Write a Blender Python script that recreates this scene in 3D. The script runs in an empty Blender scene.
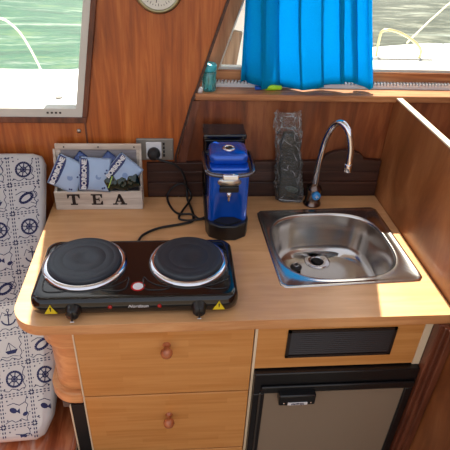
import bpy, bmesh, math, random
from mathutils import Vector, Matrix
random.seed(7)
PI = math.pi
scene = bpy.context.scene
COL = scene.collection

# ------------------------------------------------------------------ camera, light, exposure
cam_d = bpy.data.cameras.new('camera'); cam = bpy.data.objects.new('camera', cam_d); COL.objects.link(cam)
scene.camera = cam
cam_d.sensor_width = 36.0; cam_d.sensor_fit = 'HORIZONTAL'; cam_d.lens = 507.0/450.0*36.0
cam_d.clip_start = 0.02
_p, _y, _r = .5916, .1088, .0497
F = Vector((math.sin(_y)*math.cos(_p), math.cos(_y)*math.cos(_p), -math.sin(_p)))
R0 = Vector((math.cos(_y), -math.sin(_y), 0)); U0 = R0.cross(F)
Rv = R0*math.cos(_r)+U0*math.sin(_r); Uv = -R0*math.sin(_r)+U0*math.cos(_r)
M = Matrix((Rv, Uv, -F)).transposed().to_4x4(); M.translation = Vector((0, -.8665, .8619))
cam.matrix_world = M

world = bpy.data.worlds.new('sky'); scene.world = world; world.use_nodes = True
nt = world.node_tree; bg = nt.nodes['Background']
sky = nt.nodes.new('ShaderNodeTexSky'); sky.sky_type = 'NISHITA'; sky.sun_disc = False
sky.sun_elevation = math.radians(52); sky.sun_rotation = math.radians(12); sky.air_density = 1.0; sky.dust_density = 2.0
hz = nt.nodes.new('ShaderNodeMix'); hz.data_type = 'RGBA'; hz.inputs[0].default_value = .58; hz.inputs[7].default_value = (3.1, 2.9, 2.6, 1)
nt.links.new(sky.outputs[0], hz.inputs[6]); nt.links.new(hz.outputs[2], bg.inputs[0]); bg.inputs[1].default_value = 0.40
sun_d = bpy.data.lights.new('sun', 'SUN'); sun_d.energy = 16.0; sun_d.angle = math.radians(.6); sun_d.color = (1, .95, .86)
sun = bpy.data.objects.new('sun', sun_d); COL.objects.link(sun)
sun.rotation_euler = Vector((.0, 1, 1.45)).to_track_quat('Z', 'Y').to_euler()
sun.location = (1, 4, 6)
vs = scene.view_settings
vs.view_transform = 'Standard'; vs.look = 'None'; vs.gamma = 1; vs.use_curve_mapping = False
vs.exposure = 0.0

# ------------------------------------------------------------------ helpers
def obj(name, bm, mat, parent=None, smooth=False, bevel=0, seg=2, sub=0, solid=0, auto=None):
    """one mesh object built in world coordinates, stored relative to its parent"""
    me = bpy.data.meshes.new(name)
    org = Vector((0, 0, 0))
    if parent is not None:
        p = parent
        while p is not None:
            org += p.location; p = p.parent
        bm.transform(Matrix.Translation(-org))
    bmesh.ops.recalc_face_normals(bm, faces=bm.faces)
    bm.to_mesh(me); bm.free()
    mats = mat if isinstance(mat, (list, tuple)) else [mat]
    for m in mats: me.materials.append(m)
    o = bpy.data.objects.new(name, me); COL.objects.link(o)
    if parent is not None: o.parent = parent
    if smooth:
        for f in me.polygons: f.use_smooth = True
    if solid:
        md = o.modifiers.new('solid', 'SOLIDIFY'); md.thickness = solid; md.offset = 0
    if bevel:
        md = o.modifiers.new('bevel', 'BEVEL'); md.width = bevel; md.segments = seg; md.limit_method = 'ANGLE'
        md.angle_limit = math.radians(35); md.harden_normals = False
        if not smooth:
            for f in me.polygons: f.use_smooth = True
            try: me.set_sharp_from_angle(angle=math.radians(40))
            except Exception: pass
    if sub:
        md = o.modifiers.new('sub', 'SUBSURF'); md.levels = sub; md.render_levels = sub
    if auto:
        for f in me.polygons: f.use_smooth = True
        me.set_sharp_from_angle(angle=math.radians(auto))
    return o

def thing(name, label, cat, loc, group=None):
    o = bpy.data.objects.new(name, None); o.empty_display_size = .05; COL.objects.link(o)
    o.location = loc; o['label'] = label; o['category'] = cat
    if group: o['group'] = group
    return o
def tag(o, label, cat, group=None, kind=None):
    o['label'] = label; o['category'] = cat
    if group: o['group'] = group
    if kind: o['kind'] = kind
    return o
def structure(name, bm, mat, label=None, **k):
    o = obj(name, bm, mat, None, **k); o['kind'] = 'structure'
    if label: o['label'] = label
    return o

def box(bm, x0, x1, y0, y1, z0, z1, mi=0):
    v = [bm.verts.new((x, y, z)) for z in (z0, z1) for y in (y0, y1) for x in (x0, x1)]
    for q in ((0, 1, 3, 2), (4, 6, 7, 5), (0, 4, 5, 1), (2, 3, 7, 6), (0, 2, 6, 4), (1, 5, 7, 3)):
        f = bm.faces.new([v[i] for i in q]); f.material_index = mi
    return v
def BX(*a):
    bm = bmesh.new(); box(bm, *a); return bm

def prism(bm, pts, axis, a, b, mi=0):
    """closed polygon pts (2-D) extruded along axis from a to b. axis 'y': pts are (x,z); 'z': (x,y); 'x': (y,z)"""
    def P(p, t):
        return (p[0], t, p[1]) if axis == 'y' else (p[0], p[1], t) if axis == 'z' else (t, p[0], p[1])
    A = [bm.verts.new(P(p, a)) for p in pts]; B = [bm.verts.new(P(p, b)) for p in pts]
    n = len(pts); fs = [bm.faces.new(A), bm.faces.new(B[::-1])]
    for i in range(n): fs.append(bm.faces.new((A[i], B[i], B[(i+1) % n], A[(i+1) % n])))
    for f in fs: f.material_index = mi
    return A, B
def PR(pts, axis, a, b):
    bm = bmesh.new(); prism(bm, pts, axis, a, b); return bm

def lathe(bm, prof, c, axis='z', n=32, mi=0):
    """prof: list of (r, h) along axis through c"""
    c = Vector(c); rings = []
    ax = {'z': (Vector((1, 0, 0)), Vector((0, 1, 0)), Vector((0, 0, 1))),
          'y': (Vector((1, 0, 0)), Vector((0, 0, 1)), Vector((0, -1, 0))),
          'x': (Vector((0, 1, 0)), Vector((0, 0, 1)), Vector((1, 0, 0)))}[axis] if isinstance(axis, str) else axis
    for r, h in prof:
        if r <= 1e-6: rings.append([bm.verts.new(c+ax[2]*h)])
        else: rings.append([bm.verts.new(c+ax[2]*h+(ax[0]*math.cos(2*PI*k/n)+ax[1]*math.sin(2*PI*k/n))*r) for k in range(n)])
    for a, b in zip(rings, rings[1:]):
        for k in range(n):
            k2 = (k+1) % n
            if len(a) == 1 and len(b) == 1: continue
            if len(a) == 1: f = bm.faces.new((a[0], b[k], b[k2]))
            elif len(b) == 1: f = bm.faces.new((a[k], b[0], a[k2]))
            else: f = bm.faces.new((a[k], b[k], b[k2], a[k2]))
            f.material_index = mi
    if len(rings[0]) > 1: bm.faces.new(rings[0][::-1]).material_index = mi
    if len(rings[-1]) > 1: bm.faces.new(rings[-1]).material_index = mi
def LA(*a, **k):
    bm = bmesh.new(); lathe(bm, *a, **k); return bm

def smooth_path(pts, per=8, closed=False):
    P = [Vector(p) for p in pts]; out = []
    n = len(P); rng = range(n if closed else n-1)
    for i in rng:
        if closed: p0, p1, p2, p3 = P[(i-1) % n], P[i], P[(i+1) % n], P[(i+2) % n]
        else: p0, p1, p2, p3 = P[max(i-1, 0)], P[i], P[i+1], P[min(i+2, n-1)]
        for k in range(per):
            t = k/per
            out.append(.5*((2*p1)+(-p0+p2)*t+(2*p0-5*p1+4*p2-p3)*t*t+(-p0+3*p1-3*p2+p3)*t**3))
    if not closed: out.append(P[-1])
    return out
def tube(bm, pts, r, n=10, closed=False, mi=0, cap=True):
    P = [Vector(p) for p in pts]; N = len(P); rings = []
    rr = r if isinstance(r, (list, tuple)) else [r]*N
    up = None
    for i in range(N):
        if closed: t = (P[(i+1) % N]-P[i-1]).normalized()
        else: t = (P[min(i+1, N-1)]-P[max(i-1, 0)]).normalized()
        if up is None:
            up = Vector((0, 0, 1)) if abs(t.z) < .9 else Vector((1, 0, 0))
        a = t.cross(up)
        if a.length < 1e-5: a = t.cross(Vector((0, 1, 0)))
        a.normalize(); up = a.cross(t).normalized()
        rings.append([bm.verts.new(P[i]+(a*math.cos(2*PI*k/n)+up*math.sin(2*PI*k/n))*rr[i]) for k in range(n)])
    for i in range(N if closed else N-1):
        A, B = rings[i], rings[(i+1) % N]
        for k in range(n):
            bm.faces.new((A[k], B[k], B[(k+1) % n], A[(k+1) % n])).material_index = mi
    if not closed and cap:
        bm.faces.new(rings[0][::-1]).material_index = mi; bm.faces.new(rings[-1]).material_index = mi
def TU(*a, **k):
    bm = bmesh.new(); tube(bm, *a, **k); return bm

def rrect(x0, x1, y0, y1, r, n=8):
    out = []
    for cx, cy, a0 in ((x1-r, y1-r, 0), (x0+r, y1-r, PI/2), (x0+r, y0+r, PI), (x1-r, y0+r, 1.5*PI)):
        for k in range(n+1):
            a = a0+PI/2*k/n; out.append((cx+r*math.cos(a), cy+r*math.sin(a)))
    return out

def fill_holes(bm, loops, z):
    """flat face at height z from outer loop and hole loops; returns verts per loop"""
    vl = []; edges = []
    for L in loops:
        vs_ = [bm.verts.new((p[0], p[1], z)) for p in L]; vl.append(vs_)
        for i in range(len(vs_)): edges.append(bm.edges.new((vs_[i], vs_[(i+1) % len(vs_)])))
    bmesh.ops.triangle_fill(bm, use_beauty=True, use_dissolve=False, edges=edges, normal=(0, 0, 1))
    return vl

def text_bm(s, size, mat4, depth=.0004, shear=0, bold=0, spacing=1.0):
    cu = bpy.data.curves.new('lettering', 'FONT'); cu.body = s; cu.size = size; cu.align_x = 'CENTER'; cu.align_y = 'CENTER'
    cu.extrude = depth; cu.shear = shear; cu.offset = bold; cu.space_character = spacing; cu.resolution_u = 3
    o = bpy.data.objects.new('lettering', cu); COL.objects.link(o)
    dg = bpy.context.evaluated_depsgraph_get(); dg.update()
    me = bpy.data.meshes.new_from_object(o.evaluated_get(dg))
    bm = bmesh.new(); bm.from_mesh(me); bm.transform(mat4)
    bpy.data.objects.remove(o); bpy.data.curves.remove(cu); bpy.data.meshes.remove(me)
    return bm
def frame_mat(o, x, y):
    x = Vector(x).normalized(); y = Vector(y); y = (y-x*y.dot(x)).normalized(); z = x.cross(y)
    m = Matrix((x, y, z)).transposed().to_4x4(); m.translation = Vector(o); return m

# ------------------------------------------------------------------ materials
def newmat(name):
    m = bpy.data.materials.new(name); m.use_nodes = True
    return m, m.node_tree, m.node_tree.nodes['Principled BSDF']
def lin(c):
    f = lambda u: u/12.92 if u <= .04045 else ((u+.055)/1.055)**2.4
    return (f(c[0]/255), f(c[1]/255), f(c[2]/255), 1)
def plain(name, c, rough=.5, metal=0, coat=0, spec=.5, bump=0, bscale=60, vary=.06, vscale=12, aniso=0):
    m, t, b = newmat(name)
    tc = t.nodes.new('ShaderNodeTexCoord'); nz = t.nodes.new('ShaderNodeTexNoise'); nz.inputs['Scale'].default_value = vscale
    nz.inputs['Detail'].default_value = 4
    t.links.new(tc.outputs['Object'], nz.inputs['Vector'])
    mx = t.nodes.new('ShaderNodeMix'); mx.data_type = 'RGBA'
    L = lin(c); mx.inputs[6].default_value = tuple(v*(1-vary) for v in L[:3])+(1,); mx.inputs[7].default_value = tuple(min(1, v*(1+vary)) for v in L[:3])+(1,)
    t.links.new(nz.outputs['Fac'], mx.inputs[0]); t.links.new(mx.outputs[2], b.inputs['Base Color'])
    b.inputs['Roughness'].default_value = rough; b.inputs['Metallic'].default_value = metal
    b.inputs['Coat Weight'].default_value = coat; b.inputs['Specular IOR Level'].default_value = spec
    if bump:
        n2 = t.nodes.new('ShaderNodeTexNoise'); n2.inputs['Scale'].default_value = bscale; n2.inputs['Detail'].default_value = 3
        t.links.new(tc.outputs['Object'], n2.inputs['Vector'])
        bp = t.nodes.new('ShaderNodeBump'); bp.inputs['Strength'].default_value = bump; bp.inputs['Distance'].default_value = .002
        t.links.new(n2.outputs['Fac'], bp.inputs['Height']); t.links.new(bp.outputs[0], b.inputs['Normal'])
    return m
def wood(name, c0, c1, c2, grain=(40, 40, 2), rough=.35, coat=.3, scale=1.0, streak=.5, bump=.08, rot=(0, 0, 0), wear=None):
    """streaky wood: long noise along the axis with the small mapping scale"""
    m, t, b = newmat(name)
    tc = t.nodes.new('ShaderNodeTexCoord'); mp = t.nodes.new('ShaderNodeMapping')
    mp.inputs['Scale'].default_value = grain; mp.inputs['Rotation'].default_value = rot
    t.links.new(tc.outputs['Object'], mp.inputs['Vector'])
    n1 = t.nodes.new('ShaderNodeTexNoise'); n1.inputs['Scale'].default_value = scale; n1.inputs['Detail'].default_value = 7
    n1.inputs['Roughness'].default_value = .62; n1.inputs['Distortion'].default_value = .6
    t.links.new(mp.outputs[0], n1.inputs['Vector'])
    cr = t.nodes.new('ShaderNodeValToRGB'); e = cr.color_ramp.elements
    e[0].position = .5-.25*streak-.05; e[0].color = lin(c0); e[1].position = .5+.28*streak; e[1].color = lin(c2)
    k = e.new(.5); k.color = lin(c1)
    t.links.new(n1.outputs['Fac'], cr.inputs[0])
    n2 = t.nodes.new('ShaderNodeTexNoise'); n2.inputs['Scale'].default_value = 3.2; n2.inputs['Detail'].default_value = 3
    t.links.new(tc.outputs['Object'], n2.inputs['Vector'])
    mr = t.nodes.new('ShaderNodeMapRange'); mr.inputs[1].default_value = .3; mr.inputs[2].default_value = .7; mr.inputs[3].default_value = .82; mr.inputs[4].default_value = 1.14
    t.links.new(n2.outputs['Fac'], mr.inputs[0])
    mu = t.nodes.new('ShaderNodeVectorMath'); mu.operation = 'SCALE'
    t.links.new(cr.outputs[0], mu.inputs[0]); t.links.new(mr.outputs[0], mu.inputs['Scale'])
    out = mu.outputs[0]
    if wear:
        n3 = t.nodes.new('ShaderNodeTexNoise'); n3.inputs['Scale'].default_value = wear[1]; n3.inputs['Detail'].default_value = 6; n3.inputs['Distortion'].default_value = 1.5
        t.links.new(mp.outputs[0] if wear[2] else tc.outputs['Object'], n3.inputs['Vector'])
        r3 = t.nodes.new('ShaderNodeValToRGB'); r3.color_ramp.elements[0].position = .58; r3.color_ramp.elements[1].position = .72
        r3.color_ramp.elements[0].color = (0, 0, 0, 1); r3.color_ramp.elements[1].color = (.7, .7, .7, 1)
        t.links.new(n3.outputs['Fac'], r3.inputs[0])
        mx = t.nodes.new('ShaderNodeMix'); mx.data_type = 'RGBA'; t.links.new(r3.outputs[0], mx.inputs[0])
        t.links.new(out, mx.inputs[6]); mx.inputs[7].default_value = lin(wear[0]); out = mx.outputs[2]
    t.links.new(out, b.inputs['Base Color'])
    b.inputs['Roughness'].default_value = rough; b.inputs['Coat Weight'].default_value = coat; b.inputs['Coat Roughness'].default_value = .25
    bp = t.nodes.new('ShaderNodeBump'); bp.inputs['Strength'].default_value = bump; bp.inputs['Distance'].default_value = .001
    t.links.new(n1.outputs['Fac'], bp.inputs['Height']); t.links.new(bp.outputs[0], b.inputs['Normal'])
    return m
def staves(name, c1, c2, c3):
    """butcher block of short glued staves lying along x"""
    m, t, b = newmat(name)
    tc = t.nodes.new('ShaderNodeTexCoord'); sp = t.nodes.new('ShaderNodeSeparateXYZ'); cb = t.nodes.new('ShaderNodeCombineXYZ')
    t.links.new(tc.outputs['Object'], sp.inputs[0]); t.links.new(sp.outputs[0], cb.inputs[0]); t.links.new(sp.outputs[2], cb.inputs[1])
    br = t.nodes.new('ShaderNodeTexBrick'); br.inputs['Scale'].default_value = 1; br.inputs['Brick Width'].default_value = .17; br.inputs['Row Height'].default_value = .021
    br.inputs['Mortar Size'].default_value = .0; br.offset = .37; br.offset_frequency = 2; br.squash = 1.3; br.squash_frequency = 3
    br.inputs['Color1'].default_value = lin(c1); br.inputs['Color2'].default_value = lin(c2); br.inputs['Mortar'].default_value = lin(c1)
    t.links.new(cb.outputs[0], br.inputs['Vector'])
    mp = t.nodes.new('ShaderNodeMapping'); mp.inputs['Scale'].default_value = (5, 60, 90); t.links.new(tc.outputs['Object'], mp.inputs['Vector'])
    nz = t.nodes.new('ShaderNodeTexNoise'); nz.inputs['Scale'].default_value = 1; nz.inputs['Detail'].default_value = 6; t.links.new(mp.outputs[0], nz.inputs['Vector'])
    rr = t.nodes.new('ShaderNodeMapRange'); rr.inputs[1].default_value = .4; rr.inputs[2].default_value = .75; rr.inputs[3].default_value = 0; rr.inputs[4].default_value = .55
    t.links.new(nz.outputs['Fac'], rr.inputs[0])
    mx = t.nodes.new('ShaderNodeMix'); mx.data_type = 'RGBA'; t.links.new(rr.outputs[0], mx.inputs[0]); t.links.new(br.outputs[0], mx.inputs[6]); mx.inputs[7].default_value = lin(c3)
    t.links.new(mx.outputs[2], b.inputs['Base Color']); b.inputs['Roughness'].default_value = .42; b.inputs['Coat Weight'].default_value = .15
    return m
def metal(name, c, rough=.2, brush=0):
    m, t, b = newmat(name)
    b.inputs['Base Color'].default_value = lin(c); b.inputs['Metallic'].default_value = 1; b.inputs['Roughness'].default_value = rough
    if brush:
        tc = t.nodes.new('ShaderNodeTexCoord'); mp = t.nodes.new('ShaderNodeMapping'); mp.inputs['Scale'].default_value = (6, 220, 60)
        t.links.new(tc.outputs['Object'], mp.inputs['Vector']); nz = t.nodes.new('ShaderNodeTexNoise'); nz.inputs['Scale'].default_value = 1; nz.inputs['Detail'].default_value = 4
        t.links.new(mp.outputs[0], nz.inputs['Vector'])
        mr = t.nodes.new('ShaderNodeMapRange'); mr.inputs[3].default_value = rough*.75; mr.inputs[4].default_value = rough*1.4
        t.links.new(nz.outputs['Fac'], mr.inputs[0]); t.links.new(mr.outputs[0], b.inputs['Roughness'])
        bp = t.nodes.new('ShaderNodeBump'); bp.inputs['Strength'].default_value = brush; bp.inputs['Distance'].default_value = .0005
        t.links.new(nz.outputs['Fac'], bp.inputs['Height']); t.links.new(bp.outputs[0], b.inputs['Normal'])
    return m
def clear(name, tint, gloss=.12, rough=.05, opaque=0, col=(255, 255, 255), bump=0):
    m, t, b = newmat(name); t.nodes.remove(b); out = t.nodes['Material Output']
    tr = t.nodes.new('ShaderNodeBsdfTransparent'); tr.inputs[0].default_value = lin(tint)
    gl = t.nodes.new('ShaderNodeBsdfGlossy'); gl.inputs['Roughness'].default_value = rough
    mx = t.nodes.new('ShaderNodeMixShader'); fr = t.nodes.new('ShaderNodeLayerWeight'); fr.inputs[0].default_value = .3
    mr = t.nodes.new('ShaderNodeMapRange'); mr.inputs[3].default_value = gloss*.4; mr.inputs[4].default_value = min(1, gloss*4)
    t.links.new(fr.outputs['Fresnel'], mr.inputs[0]); t.links.new(mr.outputs[0], mx.inputs[0])
    t.links.new(tr.outputs[0], mx.inputs[1]); t.links.new(gl.outputs[0], mx.inputs[2]); s = mx.outputs[0]
    if opaque:
        df = t.nodes.new('ShaderNodeBsdfDiffuse'); df.inputs[0].default_value = lin(col); m2 = t.nodes.new('ShaderNodeMixShader')
        m2.inputs[0].default_value = opaque; t.links.new(s, m2.inputs[1]); t.links.new(df.outputs[0], m2.inputs[2]); s = m2.outputs[0]
    if bump:
        tc = t.nodes.new('ShaderNodeTexCoord'); nz = t.nodes.new('ShaderNodeTexNoise'); nz.inputs['Scale'].default_value = bump; nz.inputs['Distortion'].default_value = 2
        t.links.new(tc.outputs['Object'], nz.inputs['Vector']); bp = t.nodes.new('ShaderNodeBump'); bp.inputs['Strength'].default_value = .9; bp.inputs['Distance'].default_value = .01
        t.links.new(nz.outputs['Fac'], bp.inputs['Height']); t.links.new(bp.outputs[0], gl.inputs['Normal'])
    t.links.new(s, out.inputs[0]); return m

W_WALL = wood('varnished_mahogany', (120, 56, 16), (174, 88, 30), (200, 120, 54), grain=(55, 55, 3.2), rough=.4, coat=.25, streak=.8)
W_DARK = wood('dark_mahogany', (92, 42, 18), (128, 64, 30), (152, 88, 48), grain=(22, 22, 3), rough=.38, coat=.25)
W_PLANK = wood('dark_plank', (44, 22, 16), (60, 32, 24), (76, 44, 32), grain=(3, 40, 60), rough=.45, coat=.15)
W_TRIM = wood('dark_trim', (70, 34, 22), (104, 54, 34), (126, 72, 48), grain=(30, 30, 4), rough=.4, coat=.2)
W_RAIL = wood('rail_wood', (132, 76, 42), (172, 112, 68), (196, 136, 90), grain=(3, 40, 60), rough=.4, coat=.2)
W_PART = wood('partition_wood', (108, 60, 30), (152, 92, 50), (184, 124, 76), grain=(30, 7, 3), rough=.34, coat=.25, streak=.7, rot=(.35, 0, 0))
W_TOP = wood('beech_laminate', (208, 152, 100), (220, 166, 114), (230, 180, 130), grain=(4, 44, 40), rough=.3, coat=.2, bump=.02, streak=.9)
W_EDGE = wood('beech_edge', (196, 134, 82), (212, 152, 98), (222, 168, 114), grain=(4, 44, 40), rough=.4, coat=.1, bump=.02)
W_DRAW = staves('bamboo_staves', (216, 152, 84), (202, 136, 68), (228, 170, 104))
W_KNOB = wood('knob_wood', (140, 74, 40), (176, 100, 60), (196, 120, 76), grain=(60, 60, 60), rough=.3, coat=.4)
W_BENCH = wood('worn_bench_varnish', (140, 66, 34), (178, 94, 54), (200, 120, 76), grain=(40, 5, 30), rough=.35, coat=.3, wear=((205, 175, 160), .5, True))
W_GREY = wood('whitewashed_wood', (178, 162, 146), (206, 192, 176), (224, 212, 198), grain=(5, 60, 60), rough=.7, coat=0, bump=.2)
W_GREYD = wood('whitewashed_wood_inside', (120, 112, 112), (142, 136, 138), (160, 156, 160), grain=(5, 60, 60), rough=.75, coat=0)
CREAM = plain('cream_edge_band', (232, 214, 182), .5)
BLACK = plain('black_plastic', (16, 16, 18), .32, coat=.1)
BLACKM = plain('matt_black', (24, 23, 24), .6)
HOBBLK = plain('black_enamel', (8, 8, 10), .12, coat=.3)
PLATE = plain('cast_iron_plate', (56, 62, 70), .42, metal=.35, bump=.06, bscale=400)
CHROME = metal('chrome', (225, 225, 230), .08)
STEEL = metal('brushed_steel', (206, 200, 194), .19)
ALU = metal('aluminium', (190, 188, 180), .4)
BLUE = plain('metallic_blue', (4, 84, 196), .22, metal=.35, coat=.8)
WHITE = plain('white_gelcoat', (238, 238, 234), .35)
WFRAME = plain('window_frame_plastic', (206, 206, 198), .5)
TAUPE = plain('taupe_panel', (142, 126, 108), .42, vary=.02)
GREYP = plain('grey_plate', (150, 146, 138), .35, metal=.4)
WPL = plain('white_plastic', (225, 225, 228), .4)
RED = plain('red_lens', (170, 16, 18), .25)
YEL = plain('yellow_label', (225, 200, 30), .5)
NAVY = plain('navy_print', (26, 32, 78), .8)
NAVYL = plain('navy_wrapper_print', (22, 40, 104), .35, coat=.3)
SACH = plain('pale_blue_wrapper', (160, 184, 216), .35, coat=.3, bump=.3, bscale=40)
DKFOIL = plain('dark_green_foil', (14, 34, 22), .22, metal=.3, coat=.6, bump=.6, bscale=60)
GLASS = clear('window_glass', (250, 252, 250), .05, .01)
INK = plain('brown_ink', (36, 22, 18), .7)

# ------------------------------------------------------------------ setting: floor, walls, windows, outside
structure('floor', BX(-2.2, 1.6, -2.4, .62, -.92, -.88), plain('grey_floor_vinyl', (118, 112, 104), .6), 'grey cabin floor')

YW = .60
def dx(z): return .051+.33*(z-.338)          # the slanting joint between left wall panel and right window post
# left panel, with its window opening (slanted right jamb)
jl = lambda z: -.281+.18*(z-.273)
bm = bmesh.new()
prism(bm, [(-1.5, -.88), (-.012, -.88), (-.001, .141), (dx(.266), .266), (-1.5, .266)], 'y', YW, YW+.03)
prism(bm, [(jl(.266), .266), (dx(.266), .266), (dx(1.08), 1.08), (jl(1.08), 1.08)], 'y', YW, YW+.03)
prism(bm, [(-1.5, 1.07), (dx(1.07), 1.07), (dx(1.14), 1.14), (-1.5, 1.14)], 'y', YW, YW+.03)
prism(bm, [(-1.5, .266), (-1.15, .266), (-1.15, 1.07), (-1.5, 1.07)], 'y', YW, YW+.03)
structure('wall_back', bm, W_WALL, 'orange varnished wood wall panel between the windows')
# board below the window shelf, right of the slanting joint
bm = bmesh.new()
prism(bm, [(.0, -.88), (1.6, -.88), (1.6, .325), (.048, .325), (.0, .141)], 'y', YW+.004, YW+.03)
structure('wall_back.001', bm, W_DARK, 'dark varnished board behind the worktop')
# panel above right window
structure('wall_back.002', BX(.2, 1.6, .60, .64, 1.08, 1.14), W_DARK)
# slanting dark joint strip and light batten
bm = bmesh.new()
prism(bm, [(-.020, .05), (-.010, .05), (-.004, .141), (.047, .325), (dx(.36)+.004, .36), (dx(1.05)+.004, 1.05), (dx(1.05)-.004, 1.05), (dx(.36)-.004, .36), (.040, .325), (-.011, .141)], 'y', YW-.006, YW)
structure('trim_1', bm, W_PLANK, 'thin dark slanting joint strip')
bm = bmesh.new()
prism(bm, [(-.010, .10), (.020, .10), (.066, .322), (.045, .322)], 'y', YW-.008, YW+.006)
structure('trim_2', bm, W_TRIM, 'slanting wooden batten under the shelf')
# slanting window post above shelf
bm = bmesh.new()
prism(bm, [(.050, .346), (.104, .346), (.104+.33*.79, 1.135), (.050+.33*.79, 1.135)], 'y', .652, .70)
structure('trim_3', bm, wood('post_wood', (110, 78, 54), (152, 116, 84), (176, 142, 108), grain=(40, 40, 3), rough=.5, coat=.1), 'greyish wooden post at the left of the right window', bevel=.003)

# shelf below right window
structure('window_sill', BX(.052, 1.6, .588, .70, .325, .346), W_RAIL, 'wooden window shelf', bevel=.003)
structure('trim_4', BX(.075, 1.6, .672, .70, .346, .392), W_RAIL, 'wooden bottom rail of the right window', bevel=.002)
# ribbed white sealing strip along the rail
bm = bmesh.new(); box(bm, .10, 1.5, .652, .671, .346, .356)
k = .10
while k < 1.5:
    a = [(k, .652), (k+.006, .652), (k+.010, .671), (k+.004, .671)]
    prism(bm, a, 'z', .356, .363); k += .0105
structure('trim_5', bm, plain('white_rubber', (212, 214, 216), .5), 'ribbed white strip along the window shelf')

# window 1 (left): frame, pane
bm = bmesh.new()
x0, x1b, x1t = -1.15, -.264, -.264+.18*.73
ou = [(-1.15, .268), (jl(.268)-.002, .268), (jl(1.068)-.002, 1.068), (-1.15, 1.068)]
inn = [(-1.12, .294), (jl(.294)-.022, .294), (jl(1.04)-.022, 1.04), (-1.12, 1.04)]
for i in range(4):
    j = (i+1) % 4; prism(bm, [ou[i], ou[j], inn[j], inn[i]], 'y', YW-.006, YW+.03)
wf = structure('window_1', bm, WFRAME, 'left cabin window with pale frame', auto=30)
obj('window_pane', PR([(inn[0][0]-.004, inn[0][1]-.004), (inn[1][0]+.004, inn[1][1]-.004), (inn[2][0]+.004, inn[2][1]+.004), (inn[3][0]-.004, inn[3][1]+.004)], 'y', YW+.012, YW+.016), GLASS, wf)
bm = bmesh.new()
for i in range(4): box(bm, -.385+.012*i, -.379+.012*i, YW-.0075, YW-.005, .279, .284)
obj('drain_slot', bm, BLACKM, wf)
# dark gasket trim around it
bm = bmesh.new()
prism(bm, [(-1.15, .250), (jl(.250)+.012, .250), (jl(.268)+.012, .268), (-1.15, .268)], 'y', YW-.010, YW)
prism(bm, [(jl(.268)-.002, .268), (jl(.268)+.014, .268), (jl(1.068)+.014, 1.068), (jl(1.068)-.002, 1.068)], 'y', YW-.010, YW)
structure('trim_6', bm, W_TRIM, 'dark wooden trim around the left window', bevel=.002)
structure('trim_7', BX(-.281, -.276, YW-.003, YW, -.2, .250), W_TRIM, 'seam strip in the wall panel')

# window 2 (right)
jr = lambda z: .098+.33*(z-.345)
bm = bmesh.new()
ou = [(jr(.39), .39), (1.55, .39), (1.55, 1.13), (jr(1.13), 1.13)]
inn = [(jr(.402)+.014, .400), (1.53, .400), (1.53, 1.11), (jr(1.11)+.014, 1.11)]
for i in range(4):
    j = (i+1) % 4; prism(bm, [ou[i], ou[j], inn[j], inn[i]], 'y', .68, .70)
wf2 = structure('window_2', bm, WFRAME, 'right cabin window behind the curtain', auto=30)
obj('window_pane', PR([(inn[0][0]-.004, inn[0][1]-.003), (inn[1][0]+.004, inn[1][1]-.003), (inn[2][0]+.004, inn[2][1]+.003), (inn[3][0]-.004, inn[3][1]+.003)], 'y', .689, .693), GLASS, wf2)

structure('wall_left', BX(-2.22, -2.2, -2.4, .62, -.92, .9), W_WALL, 'left cabin side')
structure('wall_front', BX(-2.2, 1.6, -2.44, -2.4, -.92, .5), plain('bulkhead_paint', (132, 118, 102), .6), 'bulkhead behind the viewer')
structure('wall_side', BX(1.6, 1.62, -2.4, .62, -.92, .9), W_WALL, 'right cabin side')
structure('sun_blocker', PR([(-.28, .2), (-.10, .2), (-.10, 1.9), (-.31, 1.9), (-.355, 1.17), (-.392, .70), (-.375, .66), (-.28, .62)], 'y', .88, .94), WHITE, 'added white sun blocker outside, beside the left window')  # added out of view, shaped to narrow the sun strip on the worktop's left edge
structure('trim_12', PR([(.11, .2), (.26, .2), (.30, 1.7), (.11, 1.7)], 'y', 1.10, 1.16), WHITE, 'white outside pillar left of the curtain')
structure('ceiling', BX(-1.5, 1.6, -.15, .72, 1.14, 1.18), WHITE, 'cabin roof over the galley')

# outside: side deck and sea
structure('side_deck', PR([(-3.5, .74), (3.5, .74), (3.5, 1.93), (1.3, 1.82), (-.45, 1.27), (-3.5, 1.22)], 'z', -.9, .2), WHITE, 'white side deck outside the windows')
m, t, b = newmat('sea_water')
tc = t.nodes.new('ShaderNodeTexCoord'); mp = t.nodes.new('ShaderNodeMapping'); mp.inputs['Scale'].default_value = (.9, 3.2, 1)
t.links.new(tc.outputs['Object'], mp.inputs[0])
nz = t.nodes.new('ShaderNodeTexNoise'); nz.inputs['Scale'].default_value = 1.6; nz.inputs['Detail'].default_value = 8; nz.inputs['Roughness'].default_value = .7
t.links.new(mp.outputs[0], nz.inputs[0])
cr = t.nodes.new('ShaderNodeValToRGB'); e = cr.color_ramp.elements
e[0].position = .3; e[0].color = lin((18, 50, 34)); e[1].position = .78; e[1].color = lin((96, 116, 72)); k = e.new(.52); k.color = lin((36, 82, 60))
t.links.new(nz.outputs['Fac'], cr.inputs[0])
sp = t.nodes.new('ShaderNodeSeparateXYZ'); t.links.new(tc.outputs['Object'], sp.inputs[0])
mrx = t.nodes.new('ShaderNodeMapRange'); mrx.inputs[1].default_value = -.5; mrx.inputs[2].default_value = 2.5; t.links.new(sp.outputs[0], mrx.inputs[0])
cr2 = t.nodes.new('ShaderNodeValToRGB'); e = cr2.color_ramp.elements
e[0].position = .34; e[0].color = lin((38, 44, 32)); e[1].position = .68; e[1].color = lin((130, 130, 114)); k = e.new(.52); k.color = lin((58, 62, 46))
t.links.new(nz.outputs['Fac'], cr2.inputs[0])
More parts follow.
